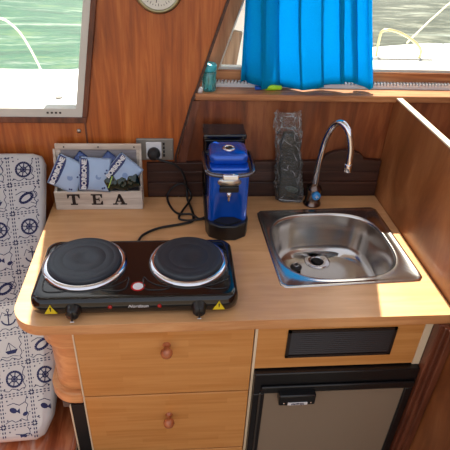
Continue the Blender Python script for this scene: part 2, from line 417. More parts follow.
mx = t.nodes.new('ShaderNodeMix'); mx.data_type = 'RGBA'; t.links.new(mrx.outputs[0], mx.inputs[0]); t.links.new(cr.outputs[0], mx.inputs[6]); t.links.new(cr2.outputs[0], mx.inputs[7])
mp2 = t.nodes.new('ShaderNodeMapping'); mp2.inputs['Scale'].default_value = (.25, 2.2, 1); t.links.new(tc.outputs['Object'], mp2.inputs[0])
nf = t.nodes.new('ShaderNodeTexNoise'); nf.inputs['Scale'].default_value = 1.4; nf.inputs['Detail'].default_value = 10; nf.inputs['Roughness'].default_value = .78
t.links.new(mp2.outputs[0], nf.inputs[0]); mf = t.nodes.new('ShaderNodeMapRange'); mf.inputs[1].default_value = .56; mf.inputs[2].default_value = .70; mf.inputs[4].default_value = .8
t.links.new(nf.outputs['Fac'], mf.inputs[0]); mxf = t.nodes.new('ShaderNodeMix'); mxf.data_type = 'RGBA'; t.links.new(mf.outputs[0], mxf.inputs[0])
t.links.new(mx.outputs[2], mxf.inputs[6]); mxf.inputs[7].default_value = lin((176, 184, 170))
t.links.new(mxf.outputs[2], b.inputs['Base Color']); b.inputs['Roughness'].default_value = .4; b.inputs['Specular IOR Level'].default_value = .12
bp = t.nodes.new('ShaderNodeBump'); bp.inputs['Strength'].default_value = .6; bp.inputs['Distance'].default_value = .05
t.links.new(nz.outputs['Fac'], bp.inputs['Height']); t.links.new(bp.outputs[0], b.inputs['Normal'])
SEA = m
bm = bmesh.new(); nx, ny = 50, 60; grid = []
for j in range(ny+1):
    row = []
    for i in range(nx+1):
        x = -14+32*i/nx; y = 1.4+22*(j/ny)**1.4
        row.append(bm.verts.new((x, y, -.7+.02*math.sin(x*3+y*2.1)+.02*math.sin(y*5.3-x)))); 
    grid.append(row)
for j in range(ny):
    for i in range(nx): bm.faces.new((grid[j][i], grid[j][i+1], grid[j+1][i+1], grid[j+1][i]))
o = obj('sea_water', bm, SEA, smooth=True); tag(o, 'rippled green sea water beyond the side deck', 'water', kind='stuff')

# partition on the right
PX = .668
o = structure('wall_right', PR([(PX, YW), (PX+.016, YW), (PX+.046, -.55), (PX+.030, -.55)], 'z', -.88, .336), W_PART, 'wooden partition at the right end of the worktop')
structure('trim_8', PR([(PX-.001, YW), (PX+.017, YW), (PX+.047, -.55), (PX+.029, -.55)], 'z', .336, .3405), CREAM, 'cream top edge of the partition')
bm = bmesh.new()
box(bm, .646, PX+.014, -.006, .018, -.88, -.031); box(bm, .655, PX+.014, -.018, -.006, -.88, -.031); box(bm, .663, PX+.014, -.030, -.018, -.88, -.031)
structure('trim_9', bm, W_TRIM, 'brown moulding beside the small fridge', bevel=.002)

# upstand board behind the worktop, with a curved hump
pts = [(-.10, .0), (.666, .0), (.666, .128), (.606, .132)]
for k in range(13):
    a = PI*k/12; pts.append((.537+.066*math.cos(a), .134+.030*math.sin(a)))
pts += [(.46, .126), (-.10, .118)]
bm = PR(pts, 'y', .586, .603)
box(bm, -.10, .666, .580, .586, .0, .052); box(bm, -.10, .666, .583, .586, .056, .090)
structure('trim_10', bm, W_PLANK, 'dark plank upstand behind the worktop', bevel=.0015)

# ------------------------------------------------------------------ worktop
N = 96
def bowl_pt(t, ex, cx, cy, ax, ay, n=4.2):
    c, s = math.cos(t), math.sin(t)
    q = (abs(c)**n+abs(s)**n)**(-1/n)
    return (cx+ax*q*c*ex, cy+ay*q*s*ex)
SX0, SX1, SY0, SY1 = .252, .648, .120, .492
SCX, SCY = .450, .306; SROT = math.radians(2.6)
def srot(p):
    x, y = p[0]-SCX, p[1]-SCY; return (SCX+x*math.cos(SROT)-y*math.sin(SROT), SCY+x*math.sin(SROT)+y*math.cos(SROT))
def out_pt(t, d=0):
    ax, ay = (SX1-SX0)/2-d, (SY1-SY0)/2-d; n = 26
    c, s = math.cos(t), math.sin(t); q = ((abs(c)/ax)**n+(abs(s)/ay)**n)**(-1/n)
    return srot((SCX+q*c, SCY+q*s))
outer = []
r = .078
for k in range(13):
    a = PI+PI/2*k/12; outer.append((-.396+r+r*math.cos(a), r+r*math.sin(a)))
outer += [(.682, .0), (.667, .578), (-.396, .578)]
hole = [out_pt(2*PI*k/N, .012) for k in range(N)]
bm = bmesh.new()
T = fill_holes(bm, [outer, hole], 0.0); B = fill_holes(bm, [outer, hole], -.030)
for a, b_ in zip(T, B):
    n = len(a)
    for i in range(n):
        f = bm.faces.new((a[i], a[(i+1) % n], b_[(i+1) % n], b_[i])); f.material_index = 1
wt = obj('worktop', bm, [W_TOP, W_EDGE], bevel=.002, seg=2)
tag(wt, 'light beech-coloured worktop with rounded left corner and a cut-out for the sink', 'worktop')

# ------------------------------------------------------------------ sink
sk = thing('kitchen_sink', 'rectangular stainless steel sink let into the right side of the worktop', 'sink', (SCX, SCY, 0))
bm = bmesh.new(); loops = []
BCX, BCY = .445, .304
bp_ = lambda t, e: srot(bowl_pt(t, e, BCX, BCY, .170, .158, 3.0))
lv = [([out_pt(t, 0) for t in [2*PI*k/N for k in range(N)]], .0005),
      ([out_pt(t, .001) for t in [2*PI*k/N for k in range(N)]], .0035),
      ([out_pt(t, .006) for t in [2*PI*k/N for k in range(N)]], .0040),
      ([out_pt(t, .010) for t in [2*PI*k/N for k in range(N)]], .0022),
      ([bp_(2*PI*k/N, 1.06) for k in range(N)], .0018),
      ([bp_(2*PI*k/N, 1.02) for k in range(N)], .0036),
      ([bp_(2*PI*k/N, 1.00) for k in range(N)], .0020),
      ([bp_(2*PI*k/N, .985) for k in range(N)], -.006),
      ([bp_(2*PI*k/N, .955) for k in range(N)], -.06),
      ([bp_(2*PI*k/N, .92) for k in range(N)], -.105),
      ([bp_(2*PI*k/N, .87) for k in range(N)], -.128),
      ([bp_(2*PI*k/N, .78) for k in range(N)], -.138)]
DC = (.445, .404)
for e_, z in ((.55, -.1395), (.3, -.141), (.0, -.1425)):
    lv.append(([((1-e_/.78)*(DC[0]+.043*math.cos(2*PI*k/N))+(e_/.78)*bp_(2*PI*k/N, .78)[0], (1-e_/.78)*(DC[1]+.043*math.sin(2*PI*k/N))+(e_/.78)*bp_(2*PI*k/N, .78)[1]) for k in range(N)], z))
prev = None
for L, z in lv:
    ring = [bm.verts.new((p[0], p[1], z)) for p in L]
    if prev:
        for k in range(N): bm.faces.new((prev[k], prev[(k+1) % N], ring[(k+1) % N], ring[k]))
    prev = ring
bm.faces.new(prev)
obj('basin', bm, STEEL, sk, smooth=True)
obj('drain', LA([(.0, -.1462), (.012, -.1455), (.018, -.1435), (.025, -.1405), (.034, -.1385), (.040, -.1398), (.042, -.1418)], (DC[0], DC[1], 0), n=32), CHROME, sk, smooth=True)
bm = bmesh.new(); lathe(bm, [(.0, -.1365), (.012, -.1365), (.016, -.1395), (.016, -.144)], (DC[0], DC[1], 0), n=20)
obj('drain_strainer', bm, BLACKM, sk, smooth=True)
# overflow stopper lying in the bowl
o = thing('sink_plug', 'small dark plug with a metal ring lying in the sink near its left wall', 'plug', (.366, .362, -.136))
obj('stopper', LA([(.0, -.136), (.017, -.136), (.019, -.131), (.016, -.127), (.0, -.126)], (.366, .362, 0), n=20), BLACKM, o, smooth=True)
obj('ring', TU([(.366+.008*math.cos(a), .362+.003*math.sin(a), -.121+.006*math.sin(a)) for a in [2*PI*k/14 for k in range(14)]], .0014, n=6, closed=True), CHROME, o, smooth=True)

# ------------------------------------------------------------------ tap
tp = thing('water_tap', 'chrome gooseneck tap with a blue button behind the sink', 'tap', (.436, .530, 0))
obj('base', LA([(.0, 0), (.029, 0), (.029, .004), (.025, .008), (.024, .050), (.026, .054), (.023, .064), (.014, .070), (.011, .078), (.0, .078)], (.436, .530, 0)), metal('worn_chrome', (120, 104, 96), .22), tp, smooth=True)
path = smooth_path([(.436, .530, .066), (.437, .530, .12), (.440, .528, .18), (.446, .524, .235), (.458, .510, .282), (.474, .486, .300), (.492, .466, .280), (.503, .458, .24), (.506, .455, .20), (.506, .455, .182)], 8)
obj('spout', TU(path, .0100, n=18), CHROME, tp, smooth=True)
obj('aerator', LA([(.0, .158), (.0105, .158), (.0125, .160), (.0125, .182), (.011, .185), (.0, .185)], (.506, .455, 0), n=24), CHROME, tp, smooth=True)
o = obj('button', LA([(.0, .0), (.014, .0), (.014, .012), (.011, .015), (.0, .0155)], (.438, .509, .046), axis='y', n=24), plain('sky_blue_plastic', (40, 140, 215), .25, coat=.4), tp, smooth=True); o['label'] = 'sky blue button'
bm = bmesh.new(); 
tube(bm, [(.438-.006, .4930, .046), (.438+.006, .4930, .046)], .0012, n=6); tube(bm, [(.438, .4930, .040), (.438, .4930, .052)], .0012, n=6)
obj('button_mark', bm, WPL, tp)

# ------------------------------------------------------------------ electric hob
hb = thing('electric_hob', 'black two-plate portable electric hob standing on the worktop', 'hob', (-.10, .155, 0))
hx0, hx1, hy0, hy1 = -.350, .142, .026, .272
bm = bmesh.new(); prev = None; first = None
for ins, z in ((.006, .008), (.001, .014), (.0, .030), (.002, .043), (.007, .049), (.014, .0515), (.022, .0512)):
    L = rrect(hx0+ins, hx1-ins, hy0+ins, hy1-ins, .034-ins*.5, 8)
    ring = [bm.verts.new((p[0], p[1], z)) for p in L]
    if prev:
        n = len(ring)
        for k in range(n): bm.faces.new((prev[k], prev[(k+1) % n], ring[(k+1) % n], ring[k]))
    else: first = ring
    prev = ring
bm.faces.new(prev); bm.faces.new(first[::-1])
obj('housing', bm, HOBBLK, hb, smooth=True)
for cx, cy, r in ((-.237, .164, .093), (.023, .166, .089)):
    bm = bmesh.new(); lathe(bm, [(r-.012, .0510), (r+.012, .0512), (r+.011, .056), (r+.007, .0595), (r+.001, .0615), (r-.004, .060), (r-.006, .055)], (cx, cy, 0), n=64)
    rim = obj('plate_rim', bm, CHROME, hb, smooth=True); rim['label'] = 'chrome ring around the plate'
    bm = bmesh.new(); lathe(bm, [(r-.006, .053), (r-.003, .064), (r-.004, .0695), (r-.007, .0710), (r*.80, .0712), (r*.79, .0709), (r*.77, .0712), (r*.58, .0712), (r*.565, .0708), (r*.55, .0712), (.024, .0712), (.021, .0703), (.0, .0702)], (cx, cy, 0), n=64)
    obj('cooking_plate', bm, PLATE, hb, smooth=True)
# embossed teardrop lines around the plate corners
def tear(cx, cy, sx, sy):
    P = smooth_path([(cx-.030*sx, cy+.030*sy, .0518), (cx-.028*sx, cy-.006*sy, .0518), (cx-.014*sx, cy-.018*sy, .0518), (cx+.018*sx, cy-.018*sy, .0518), (cx+.034*sx, cy-.010*sy, .0518), (cx+.006*sx, cy-.002*sy, .0518), (cx-.016*sx, cy+.012*sy, .0518)], 6, closed=True)
    obj('embossed_line', TU(P, .0016, n=6, closed=True), HOBBLK, hb, smooth=True)
tear(-.295, .078, 1, 1); tear(.093, .078, -1, 1); tear(-.295, .234, 1, -1); tear(.093, .234, -1, -1); tear(-.155, .078, -1, 1); tear(-.058, .078, 1, 1)
for x in (-.248, .045):
    k_ = obj('knob', LA([(.0, -.004), (.019, -.004), (.019, .003), (.0165, .006), (.0150, .018), (.012, .021), (.0, .0215)], (x, .027, .024), axis='y', n=28), BLACK, hb, smooth=True)
    bm = BX(x-.0022, x+.0022, .0005, .0065, .010, .038); obj('pointer', bm, BLACK, k_, bevel=.001)
    obj('marking', BX(x-.0045, x+.0045, .0000, .0010, .0095, .0120), WPL, k_)
for x in (-.163, -.048):
    obj('indicator_light', LA([(.0, 0), (.0052, 0), (.0048, .003), (.002, .0045), (.0, .005)], (x, .027, .031), axis='y', n=16), RED, hb, smooth=True)
st = obj('sticker', LA([(.0, .0516), (.017, .0516), (.017, .0521), (.0, .0521)], (-.100, .073, 0), n=28), RED, hb); st['label'] = 'round red and white sticker'
obj('sticker_centre', LA([(.0, .0521), (.0125, .0521), (.0125, .0524), (.0, .0524)], (-.100, .073, 0), n=28), WPL, st)
lg = text_bm('Nordoun', .0125, frame_mat((-.098, .0256, .0315), (1, 0, 0), (0, 0, 1)), shear=.35)
obj('brand_lettering', lg, WPL, hb)
for x, s_ in ((-.300, 1), (.092, 1)):
    y_ = .0255
    w = obj('warning_label', PR([(x-.014, .015), (x+.015, .015), (x+.001, .041)], 'y', y_-.0006, y_+.004), YEL, hb); w['label'] = 'yellow triangular warning label'
    obj('warning_mark', PR([(x-.001, .034), (x+.003, .034), (x+.0018, .022), (x+.0002, .022)], 'y', y_-.001, y_+.002), BLACKM, w)
for x in (-.30, .10):
    for y in (.075, .237):
        obj('foot', LA([(.0, .0), (.011, .0), (.012, .010), (.0, .010)], (x, y, 0), n=16), BLACKM, hb)

# ------------------------------------------------------------------ pod coffee machine
cm = thing('pod_coffee_machine', 'metallic blue pod coffee machine with black base and rear tank', 'coffee machine', (.140, .44, 0))
cx = .140
bm = PR([(cx-.062, .372), (cx-.054, .345), (cx-.022, .326), (cx+.022, .326), (cx+.054, .345), (cx+.062, .372), (cx+.062, .575), (cx-.062, .575)], 'z', .0, .050)
obj('base', bm, BLACK, cm, bevel=.004)
obj('drip_grid', PR([(cx-.040, .352), (cx, .333), (cx+.040, .352), (cx+.036, .372), (cx-.036, .372)], 'z', .050, .053), BLACKM, cm)
def cup(zf, x):   # concave front
    return .016*math.exp(-((x-cx)/.030)**4)*max(0, min(1, (.15-zf)/.05))
bm = bmesh.new(); prev = None
for z in [.050, .056, .07, .10, .125, .14, .15, .165, .19, .212, .218]:
    ins = .003 if z in (.218,) else 0
    L = rrect(cx-.0565+ins, cx+.0565-ins, .358+ins, .500-ins, .012, 5); ring = []
    # resample front edge for the recess
    fr = [p for p in L]
    a = [p for p in L if p[1] > .40]; l_ = [p for p in L if p[1] <= .40 and p[0] < cx]; r_ = [p for p in L if p[1] <= .40 and p[0] >= cx]
    mid = [(cx-.0565+.012+(.113-.024)*k/20, .358+ins) for k in range(1, 20)]
    LL = a+l_+mid+r_
    for p in LL:
        yy = p[1]+(cup(z, p[0]) if p[1] < .372 and abs(p[0]-cx) < .046 else 0)
        ring.append(bm.verts.new((p[0], yy, z)))
    if prev:
        n = len(ring)
        for k in range(n): bm.faces.new((prev[k], prev[(k+1) % n], ring[(k+1) % n], ring[k]))
    else: bm.faces.new(ring[::-1])
    prev = ring
bm.faces.new(prev)
obj('body', bm, BLUE, cm, auto=50)
obj('nozzle_bracket', BX(cx-.027, cx+.027, .350, .362, .147, .166), BLACK, cm, bevel=.003)
bm = bmesh.new(); lathe(bm, [(.0, .0), (.0335, .0), (.032, .004), (.0, .008)], (0, 0, 0), axis='y', n=40)
bm.transform(Matrix.Translation((cx, .358, .178)) @ Matrix.Diagonal((1, 1, .50, 1)))
o = obj('emblem_plate', bm, metal('satin_steel', (205, 205, 200), .3), cm, smooth=True); o['label'] = 'oval satin metal plate'
bm = bmesh.new(); lathe(bm, [(.0, .118), (.003, .118), (.0042, .124), (.0042, .134), (.007, .137), (.007, .149), (.0, .149)], (cx, .352, 0), n=18)
obj('nozzle', bm, CHROME, cm, smooth=True)
# lid and its knob
bm = bmesh.new(); prev = None
for ins, z in ((.004, .217), (.0, .222), (.0, .236), (.003, .243), (.010, .248), (.024, .251)):
    L = rrect(cx-.054+ins, cx+.054-ins, .382+ins, .482-ins, max(.006, .02-ins*.4), 6)
    ring = [bm.verts.new((p[0], p[1], z)) for p in L]
    if prev:
        n = len(ring)
        for k in range(n): bm.faces.new((prev[k], prev[(k+1) % n], ring[(k+1) % n], ring[k]))
    else: bm.faces.new(ring[::-1])
    prev = ring
bm.faces.new(prev)
lid = obj('lid', bm, BLUE, cm, smooth=True)
obj('lid_ring', LA([(.010, .250), (.017, .251), (.018, .256), (.014, .259), (.010, .257)], (cx, .412, 0), n=28), CHROME, lid, smooth=True)
obj('lid_button', LA([(.0, .250), (.011, .250), (.011, .256), (.007, .259), (.0, .260)], (cx, .412, 0), n=24), BLACK, lid, smooth=True)
P = smooth_path([(cx-.066, .470, .214), (cx-.067, .430, .216), (cx-.067, .380, .218), (cx-.062, .346, .216), (cx-.045, .336, .212), (cx, .334, .209), (cx+.045, .336, .212), (cx+.062, .346, .216), (cx+.067, .380, .218), (cx+.067, .430, .216), (cx+.066, .470, .214)], 5)
hd = obj('lever', TU(P, .0062, n=10), metal('dark_chrome', (110, 110, 118), .2), cm, smooth=True)
obj('lever_pivot', BX(cx-.070, cx+.070, .462, .474, .208, .220), BLACK, cm, bevel=.003)
obj('clasp', BX(cx-.022, cx+.022, .325, .338, .200, .216), CHROME, hd, bevel=.003)
tk = obj('water_tank', BX(cx-.064, cx+.058, .502, .580, .050, .240), clear('smoked_plastic', (30, 30, 32), .2, .08, .6, (14, 14, 16)), cm, bevel=.005)
obj('tank_lid', BX(cx-.067, cx+.061, .498, .583, .240, .256), plain('glossy_black', (16, 16, 18), .1, coat=.8), cm, bevel=.004)

# ------------------------------------------------------------------ tea crate
tc_ = thing('tea_crate', 'whitewashed wooden crate lettered TEA at the left end of the worktop', 'crate', (-.245, .55, 0))
obj('front_board', BX(-.379, -.113, .503, .511, .0, .064), W_GREY, tc_, bevel=.0015)
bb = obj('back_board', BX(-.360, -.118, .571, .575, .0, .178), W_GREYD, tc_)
bm = bmesh.new(); box(bm, -.372, -.113, .569, .577, .174, .192); box(bm, -.372, -.356, .569, .577, .0, .174); box(bm, -.129, -.113, .569, .577, .0, .174)
obj('back_frame', bm, W_GREY, tc_, bevel=.0015)
for x0, x1 in ((-.379, -.371), (-.121, -.113)):
    obj('side_board', PR([(.511, .0), (.569, .0), (.569, .178), (.555, .13), (.535, .07), (.511, .062)], 'x', x0, x1), W_GREY, tc_, bevel=.001)
obj('bottom_board', BX(-.371, -.121, .511, .574, .0, .006), W_GREY, tc_)
for x in (-.345, -.243, -.135): obj('nail', LA([(.0, 0), (.0026, 0), (.002, .0015), (.0, .002)], (x, .569, .183), axis='y', n=10), BLACKM, tc_)
# slab serif letters
def letter(bm, polys, ox, oz, s):
    for pl in polys: prism(bm, [(ox+p[0]*s, oz+p[1]*s) for p in pl], 'y', .5022, .5032)
LT = [[(-.5, 1), (.5, 1), (.5, .62), (.42, .62), (.30, .86), (-.30, .86), (-.42, .62), (-.5, .62)], [(-.13, .12), (.13, .12), (.13, .86), (-.13, .86)], [(-.28, 0), (.28, 0), (.28, .12), (-.28, .12)]]
LE = [[(-.32, .12), (-.08, .12), (-.08, .88), (-.32, .88)], [(-.46, 0), (.46, 0), (.46, .36), (.38, .36), (.26, .12), (-.46, .12)], [(-.46, .88), (.26, .88), (.36, .66), (.44, .66), (.44, 1), (-.46, 1)], [(-.08, .45), (.14, .45), (.14, .57), (-.08, .57)], [(.14, .34), (.21, .34), (.21, .68), (.14, .68)]]
LA_ = [[(-.40, .1), (-.28, .1), (.06, .84), (-.06, 1.0)], [(-.06, 1.0), (.08, 1.0), (.44, .1), (.16, .1), (-.06, .72)], [(-.56, 0), (-.14, 0), (-.14, .11), (-.56, .11)], [(.04, 0), (.58, 0), (.58, .11), (.04, .11)], [(-.26, .28), (.24, .28), (.20, .38), (-.22, .38)]]
for P_, x_, c_ in ((LT, -.322, 'T'), (LE, -.252, 'E'), (LA_, -.183, 'A')):
    bm = bmesh.new(); letter(bm, P_, x_, .018, .038); o = obj('letter', bm, INK, tc_); o['label'] = 'dark brown serif letter '+c_

# sachets
def sachet_bm(w, h, puff=.009, seed=0, nx=14, ny=14):
    rnd = random.Random(seed); bm = bmesh.new()
    ph = [rnd.uniform(0, 6) for _ in range(4)]
    def hgt(u, v):
        e = (1-abs(u)**3)*(1-abs(v)**3); return puff*e*(1+.22*math.sin(5*u+ph[0])*math.cos(4*v+ph[1]))+.0008+.0007*math.sin(24*u+ph[2])*max(0, abs(v)-.6)*2
    F_, B_ = [], []
    for j in range(ny+1):
        v = -1+2*j/ny; F_.append([]); B_.append([])
        for i in range(nx+1):
            u = -1+2*i/nx; x, y = u*w/2, v*h/2; z = hgt(u, v)
            vv = bm.verts.new((x, y, z)); F_[-1].append(vv)
            B_[-1].append(vv if i in (0, nx) or j in (0, ny) else bm.verts.new((x, y, -z)))
    for j in range(ny):
        for i in range(nx):
            bm.faces.new((F_[j][i], F_[j][i+1], F_[j+1][i+1], F_[j+1][i]))
            bm.faces.new((B_[j][i], B_[j+1][i], B_[j+1][i+1], B_[j][i+1]))
    return bm, hgt
def patch_bm(hgt, w, h, u0, u1, v0, v1, off=.0006, n=10, rnd=True):
    bm = bmesh.new(); g = []
    for j in range(n+1):
        v = v0+(v1-v0)*j/n; g.append([])
        for i in range(n+1):
            t = i/n; uu1 = u1-(.16 if rnd else 0)*abs(2*j/n-1)**4
            u = u0+(uu1-u0)*t; g[-1].append(bm.verts.new((u*w/2, v*h/2, hgt(u, v)+off)))
    for j in range(n):
        for i in range(n): bm.faces.new((g[j][i], g[j][i+1], g[j+1][i+1], g[j+1][i]))
    return bm
def sachet(label, corner, ux, uy, w, h, seed, mat=SACH, band=True, group='coffee and tea sachets in the crate', name='sachet'):
    """corner: centre; ux right edge direction, uy up direction"""
    m4 = frame_mat(corner, ux, uy)
    t_ = thing(name, label, 'sachet', corner, group)
    bm, hgt = sachet_bm(w, h, seed=seed); bm.transform(m4); obj('wrapper', bm, mat, t_, smooth=True)
    if band:
        b_ = patch_bm(hgt, w, h, -.94, -.34, -.92, .92); b_.transform(m4); bo = obj('printed_band', b_, NAVYL, t_, smooth=True); bo['label'] = 'navy blue printed band'
        T4 = m4 @ Matrix.Translation((-.63*w/2, 0, .0135)) @ Matrix.Rotation(PI/2, 4, 'Z')
        obj('brand_lettering', text_bm('BORBONE', w*.205, T4, depth=.0035, bold=.0006), WPL, bo)
        c_ = bmesh.new(); lathe(c_, [(.0075, .0085), (.0085, .0095), (.0085, .0115), (.0075, .0117)], (0, 0, 0), n=18); c_.transform(m4 @ Matrix.Translation((.12*w, -.05*h, -.0015)))
        obj('printed_circle', c_, plain('pale_print', (120, 146, 190), .4), t_)
        for uu, vv in ((.74, .3), (.66, .12), (.5, -.78), (.62, -.74)):
            q = bmesh.new(); lathe(q, [(.0, hgt(uu, vv)), (.003, hgt(uu, vv)), (.003, hgt(uu, vv)+.001), (.0, hgt(uu, vv)+.001)], (uu*w/2, vv*h/2, 0), n=8)
            q.transform(m4); obj('printed_bean', q, NAVYL, t_)
    return t_
# axis pointing slightly towards the viewer (sachets lean back)
lean = Vector((0, .34, 1))
def dirs(a):   # right and up vectors of a sachet rotated by a in its leaning plane
    X = Vector((1, 0, 0)); Yv = lean.normalized()
    return X*math.cos(a)+Yv*math.sin(a), -X*math.sin(a)+Yv*math.cos(a)
for lab, c, a, w, h, sd in (('pale blue sachet with a navy band leaning out over the crate left side', (-.334, .5235, .114), math.radians(-26), .092, .100, 1),
                            ('pale blue sachet with a navy band standing upright in the middle of the crate', (-.252, .520, .115), math.radians(-4), .094, .104, 2),
                            ('pale blue sachet with a large navy band tilted over the crate right side', (-.167, .524, .122), math.radians(-40), .086, .088, 3)):
    u, v = dirs(a); sachet(lab, c, u, v, w, h, sd)
for lab, c, a, sd in (('navy sachet mostly hidden behind the left pale sachet', (-.296, .552, .118), math.radians(-38), 4), ('navy sachet mostly hidden behind the middle pale sachet', (-.212, .553, .118), math.radians(-38), 5)):
    u, v = dirs(a); sachet(lab, c, u, v, .075, .085, sd, mat=plain('navy_wrapper', (60, 84, 140), .35, coat=.3), band=False)
for i, (lab, c, a) in enumerate((('dark green foil tea bag with a bright streak, leftmost of the three foil bags', (-.206, .5120, .094), .5), ('dark green foil tea bag, middle of the three foil bags', (-.172, .5110, .092), -.2), ('dark green foil tea bag nearest the crate right side', (-.142, .5140, .098), .25))):
    u, v = dirs(a); t_ = sachet(lab, c, u, v, .042, .046, 20+i, mat=DKFOIL, band=False, group='dark foil tea bags in the crate', name='foil_tea_bag')
    if i == 0:
        m4 = frame_mat(c, u, v); obj('lime_stripe', TU([m4 @ Vector((-.015, -.012, .009)), m4 @ Vector((0, .0, .0115)), m4 @ Vector((.014, .013, .009))], .0016, n=6), plain('lime_print', (190, 220, 90), .4), t_, smooth=True)

# ------------------------------------------------------------------ wall socket and cords
so = thing('wall_socket', 'grey double socket plate on the wall beside the tea crate', 'socket', (-.072, YW, .162))
obj('cover_plate', BX(-.130, -.015, YW-.007, YW, .126, .200), GREYP, so, bevel=.003)
s2 = obj('socket_insert', BX(-.100, -.052, YW-.012, YW-.007, .134, .190), WPL, so, bevel=.002)
for k in range(4): obj('switch', BX(-.048, -.042, YW-.010, YW-.007, .140+.013*k, .148+.013*k), BLACKM, so)
for x in (-.124, -.021): obj('screw', LA([(.0, 0), (.003, 0), (.002, .0015), (.0, .002)], (x, YW-.007, .163), axis='y', n=10), ALU, so)
CORD = plain('black_rubber_cord', (20, 20, 22), .45)
c1 = thing('power_cord', 'black power cord running from the wall socket to the hob', 'cord', (-.078, .575, .15), 'black power cords')
obj('plug', LA([(.0, 0), (.019, 0), (.020, .012), (.017, .022), (.009, .027), (.0, .028)], (-.076, YW-.012, .155), axis='y', n=24), BLACKM, c1, smooth=True)
P = smooth_path([(-.076, .568, .150), (-.055, .560, .143), (-.020, .558, .133), (.008, .560, .108), (.022, .558, .072), (.026, .562, .035), (.028, .545, .012), (.032, .530, .006), (.040, .490, .005), (.044, .455, .005), (.040, .424, .005), (.006, .409, .005), (-.060, .389, .005), (-.101, .359, .005), (-.114, .320, .012), (-.118, .270, .022)], 7)
obj('cable', TU(P, .0038, n=8), CORD, c1, smooth=True)
c2 = thing('power_cord', 'black power cord looping on the worktop beside the coffee machine', 'cord', (.03, .47, 0), 'black power cords')
P = smooth_path([(.084, .440, .012), (.062, .436, .006), (.037, .452, .0125), (-.005, .468, .006), (-.030, .520, .006), (-.036, .560, .020), (-.012, .566, .048), (.016, .570, .052), (.040, .556, .020), (.030, .520, .0125), (.010, .480, .006), (.000, .440, .006), (.020, .428, .006), (.052, .420, .0125), (.084, .425, .014)], 7)
obj('cable', TU(P, .0034, n=8), CORD, c2, smooth=True)

# ------------------------------------------------------------------ clear bag with dark contents
bg_ = thing('plastic_bag', 'crinkled clear plastic bag with dark contents standing between coffee machine and tap', 'bag', (.36, .555, 0))
rnd = random.Random(11)
bm = bmesh.new(); prev = None; nb = 22
for j in range(25):
    t_ = j/24; z = .002+.305*t_; wx = .046*(1-.14*t_)*(1+.05*math.sin(9*t_)); wy = .022*(1-.72*t_**1.4); ox = .365-.038*t_
    ring = []
    for k in range(nb):
        a = 2*PI*k/nb; nse = rnd.uniform(-.006, .004)
        ring.append(bm.verts.new((ox+(wx+nse)*math.copysign(abs(math.cos(a))**.6, math.cos(a)), .556+(wy+nse)*math.copysign(abs(math.sin(a))**.8, math.sin(a)), z+rnd.uniform(-.008, .008)*(0 < j))))
    if prev:
        for k in range(nb): 
            a_, b_, c_, d_ = prev[k], prev[(k+1) % nb], ring[(k+1) % nb], ring[k]
            if rnd.random() < .5: bm.faces.new((a_, b_, c_)); bm.faces.new((a_, c_, d_))
            else: bm.faces.new((a_, b_, d_)); bm.faces.new((b_, c_, d_))
    else: bm.faces.new(ring[::-1])
    prev = ring
P_ = []
for q in range(34):
    t0 = rnd.random()**.8; a = rnd.uniform(PI*1.05, PI*1.95); pts = []
    da, dt = rnd.uniform(-.5, .5), rnd.uniform(-.10, .10)
    for w in range(4):
        tt = min(.99, max(.01, t0+dt*w/3)); aa = a+da*w/3+rnd.uniform(-.06, .06)
        wx = .046*(1-.14*tt)*(1+.05*math.sin(9*tt)); wy = .022*(1-.72*tt**1.4)
        pts.append((.365-.038*tt+wx*math.copysign(abs(math.cos(aa))**.6, math.cos(aa)), .556+(wy+.001)*math.copysign(abs(math.sin(aa))**.8, math.sin(aa)), .002+.305*tt))
    tube(bm, pts, [.0002, rnd.uniform(.0005, .0013), rnd.uniform(.0005, .0011), .0002], n=5, mi=1)
tube(bm, [(.325, .531, .016), (.350, .529, .013), (.385, .530, .010), (.405, .533, .008)], .0012, n=5, mi=1)
FILM2 = plain('film_crease_glint', (170, 176, 180), .2, coat=.8)  # pale colour paints glints along the creases of the film
obj('film', bm, [clear('crinkled_film', (240, 242, 242), .30, .14, 0, (225, 225, 225), bump=90), FILM2], bg_)
bm = bmesh.new(); prev = None
for j in range(17):
    t_ = j/16; z = .006+.235*t_; s_ = (1-.35*t_**3)*(1+.10*math.sin(17*t_)); ring = []
    for k in range(20):
        a = 2*PI*k/20; ring.append(bm.verts.new((.363-.022*t_+(.036*s_+rnd.uniform(-.003, .003))*math.cos(a), .556+(.013*s_+rnd.uniform(-.0015, .0015))*math.sin(a), z)))
    if prev:
        for k in range(20): bm.faces.new((prev[k], prev[(k+1) % 20], ring[(k+1) % 20], ring[k]))
    else: bm.faces.new(ring[::-1])
    prev = ring
bm.faces.new(prev)
o = obj('dark_contents', bm, plain('dark_bundle', (28, 40, 36), .4, coat=.5, bump=1, bscale=50, vary=.5, vscale=30), bg_, smooth=True)
bm = bmesh.new(); lathe(bm, [(.0, 0), (.020, 0), (.022, .002), (.018, .004), (.0, .005)], (0, 0, 0), axis='y', n=24)
bm.transform(Matrix.Translation((.366, .5425, .048)) @ Matrix.Rotation(.3, 4, 'Y') @ Matrix.Diagonal((1, 1, .5, 1)))
obj('pale_oval', bm, plain('pale_sage', (100, 116, 108), .35), bg_, smooth=True)

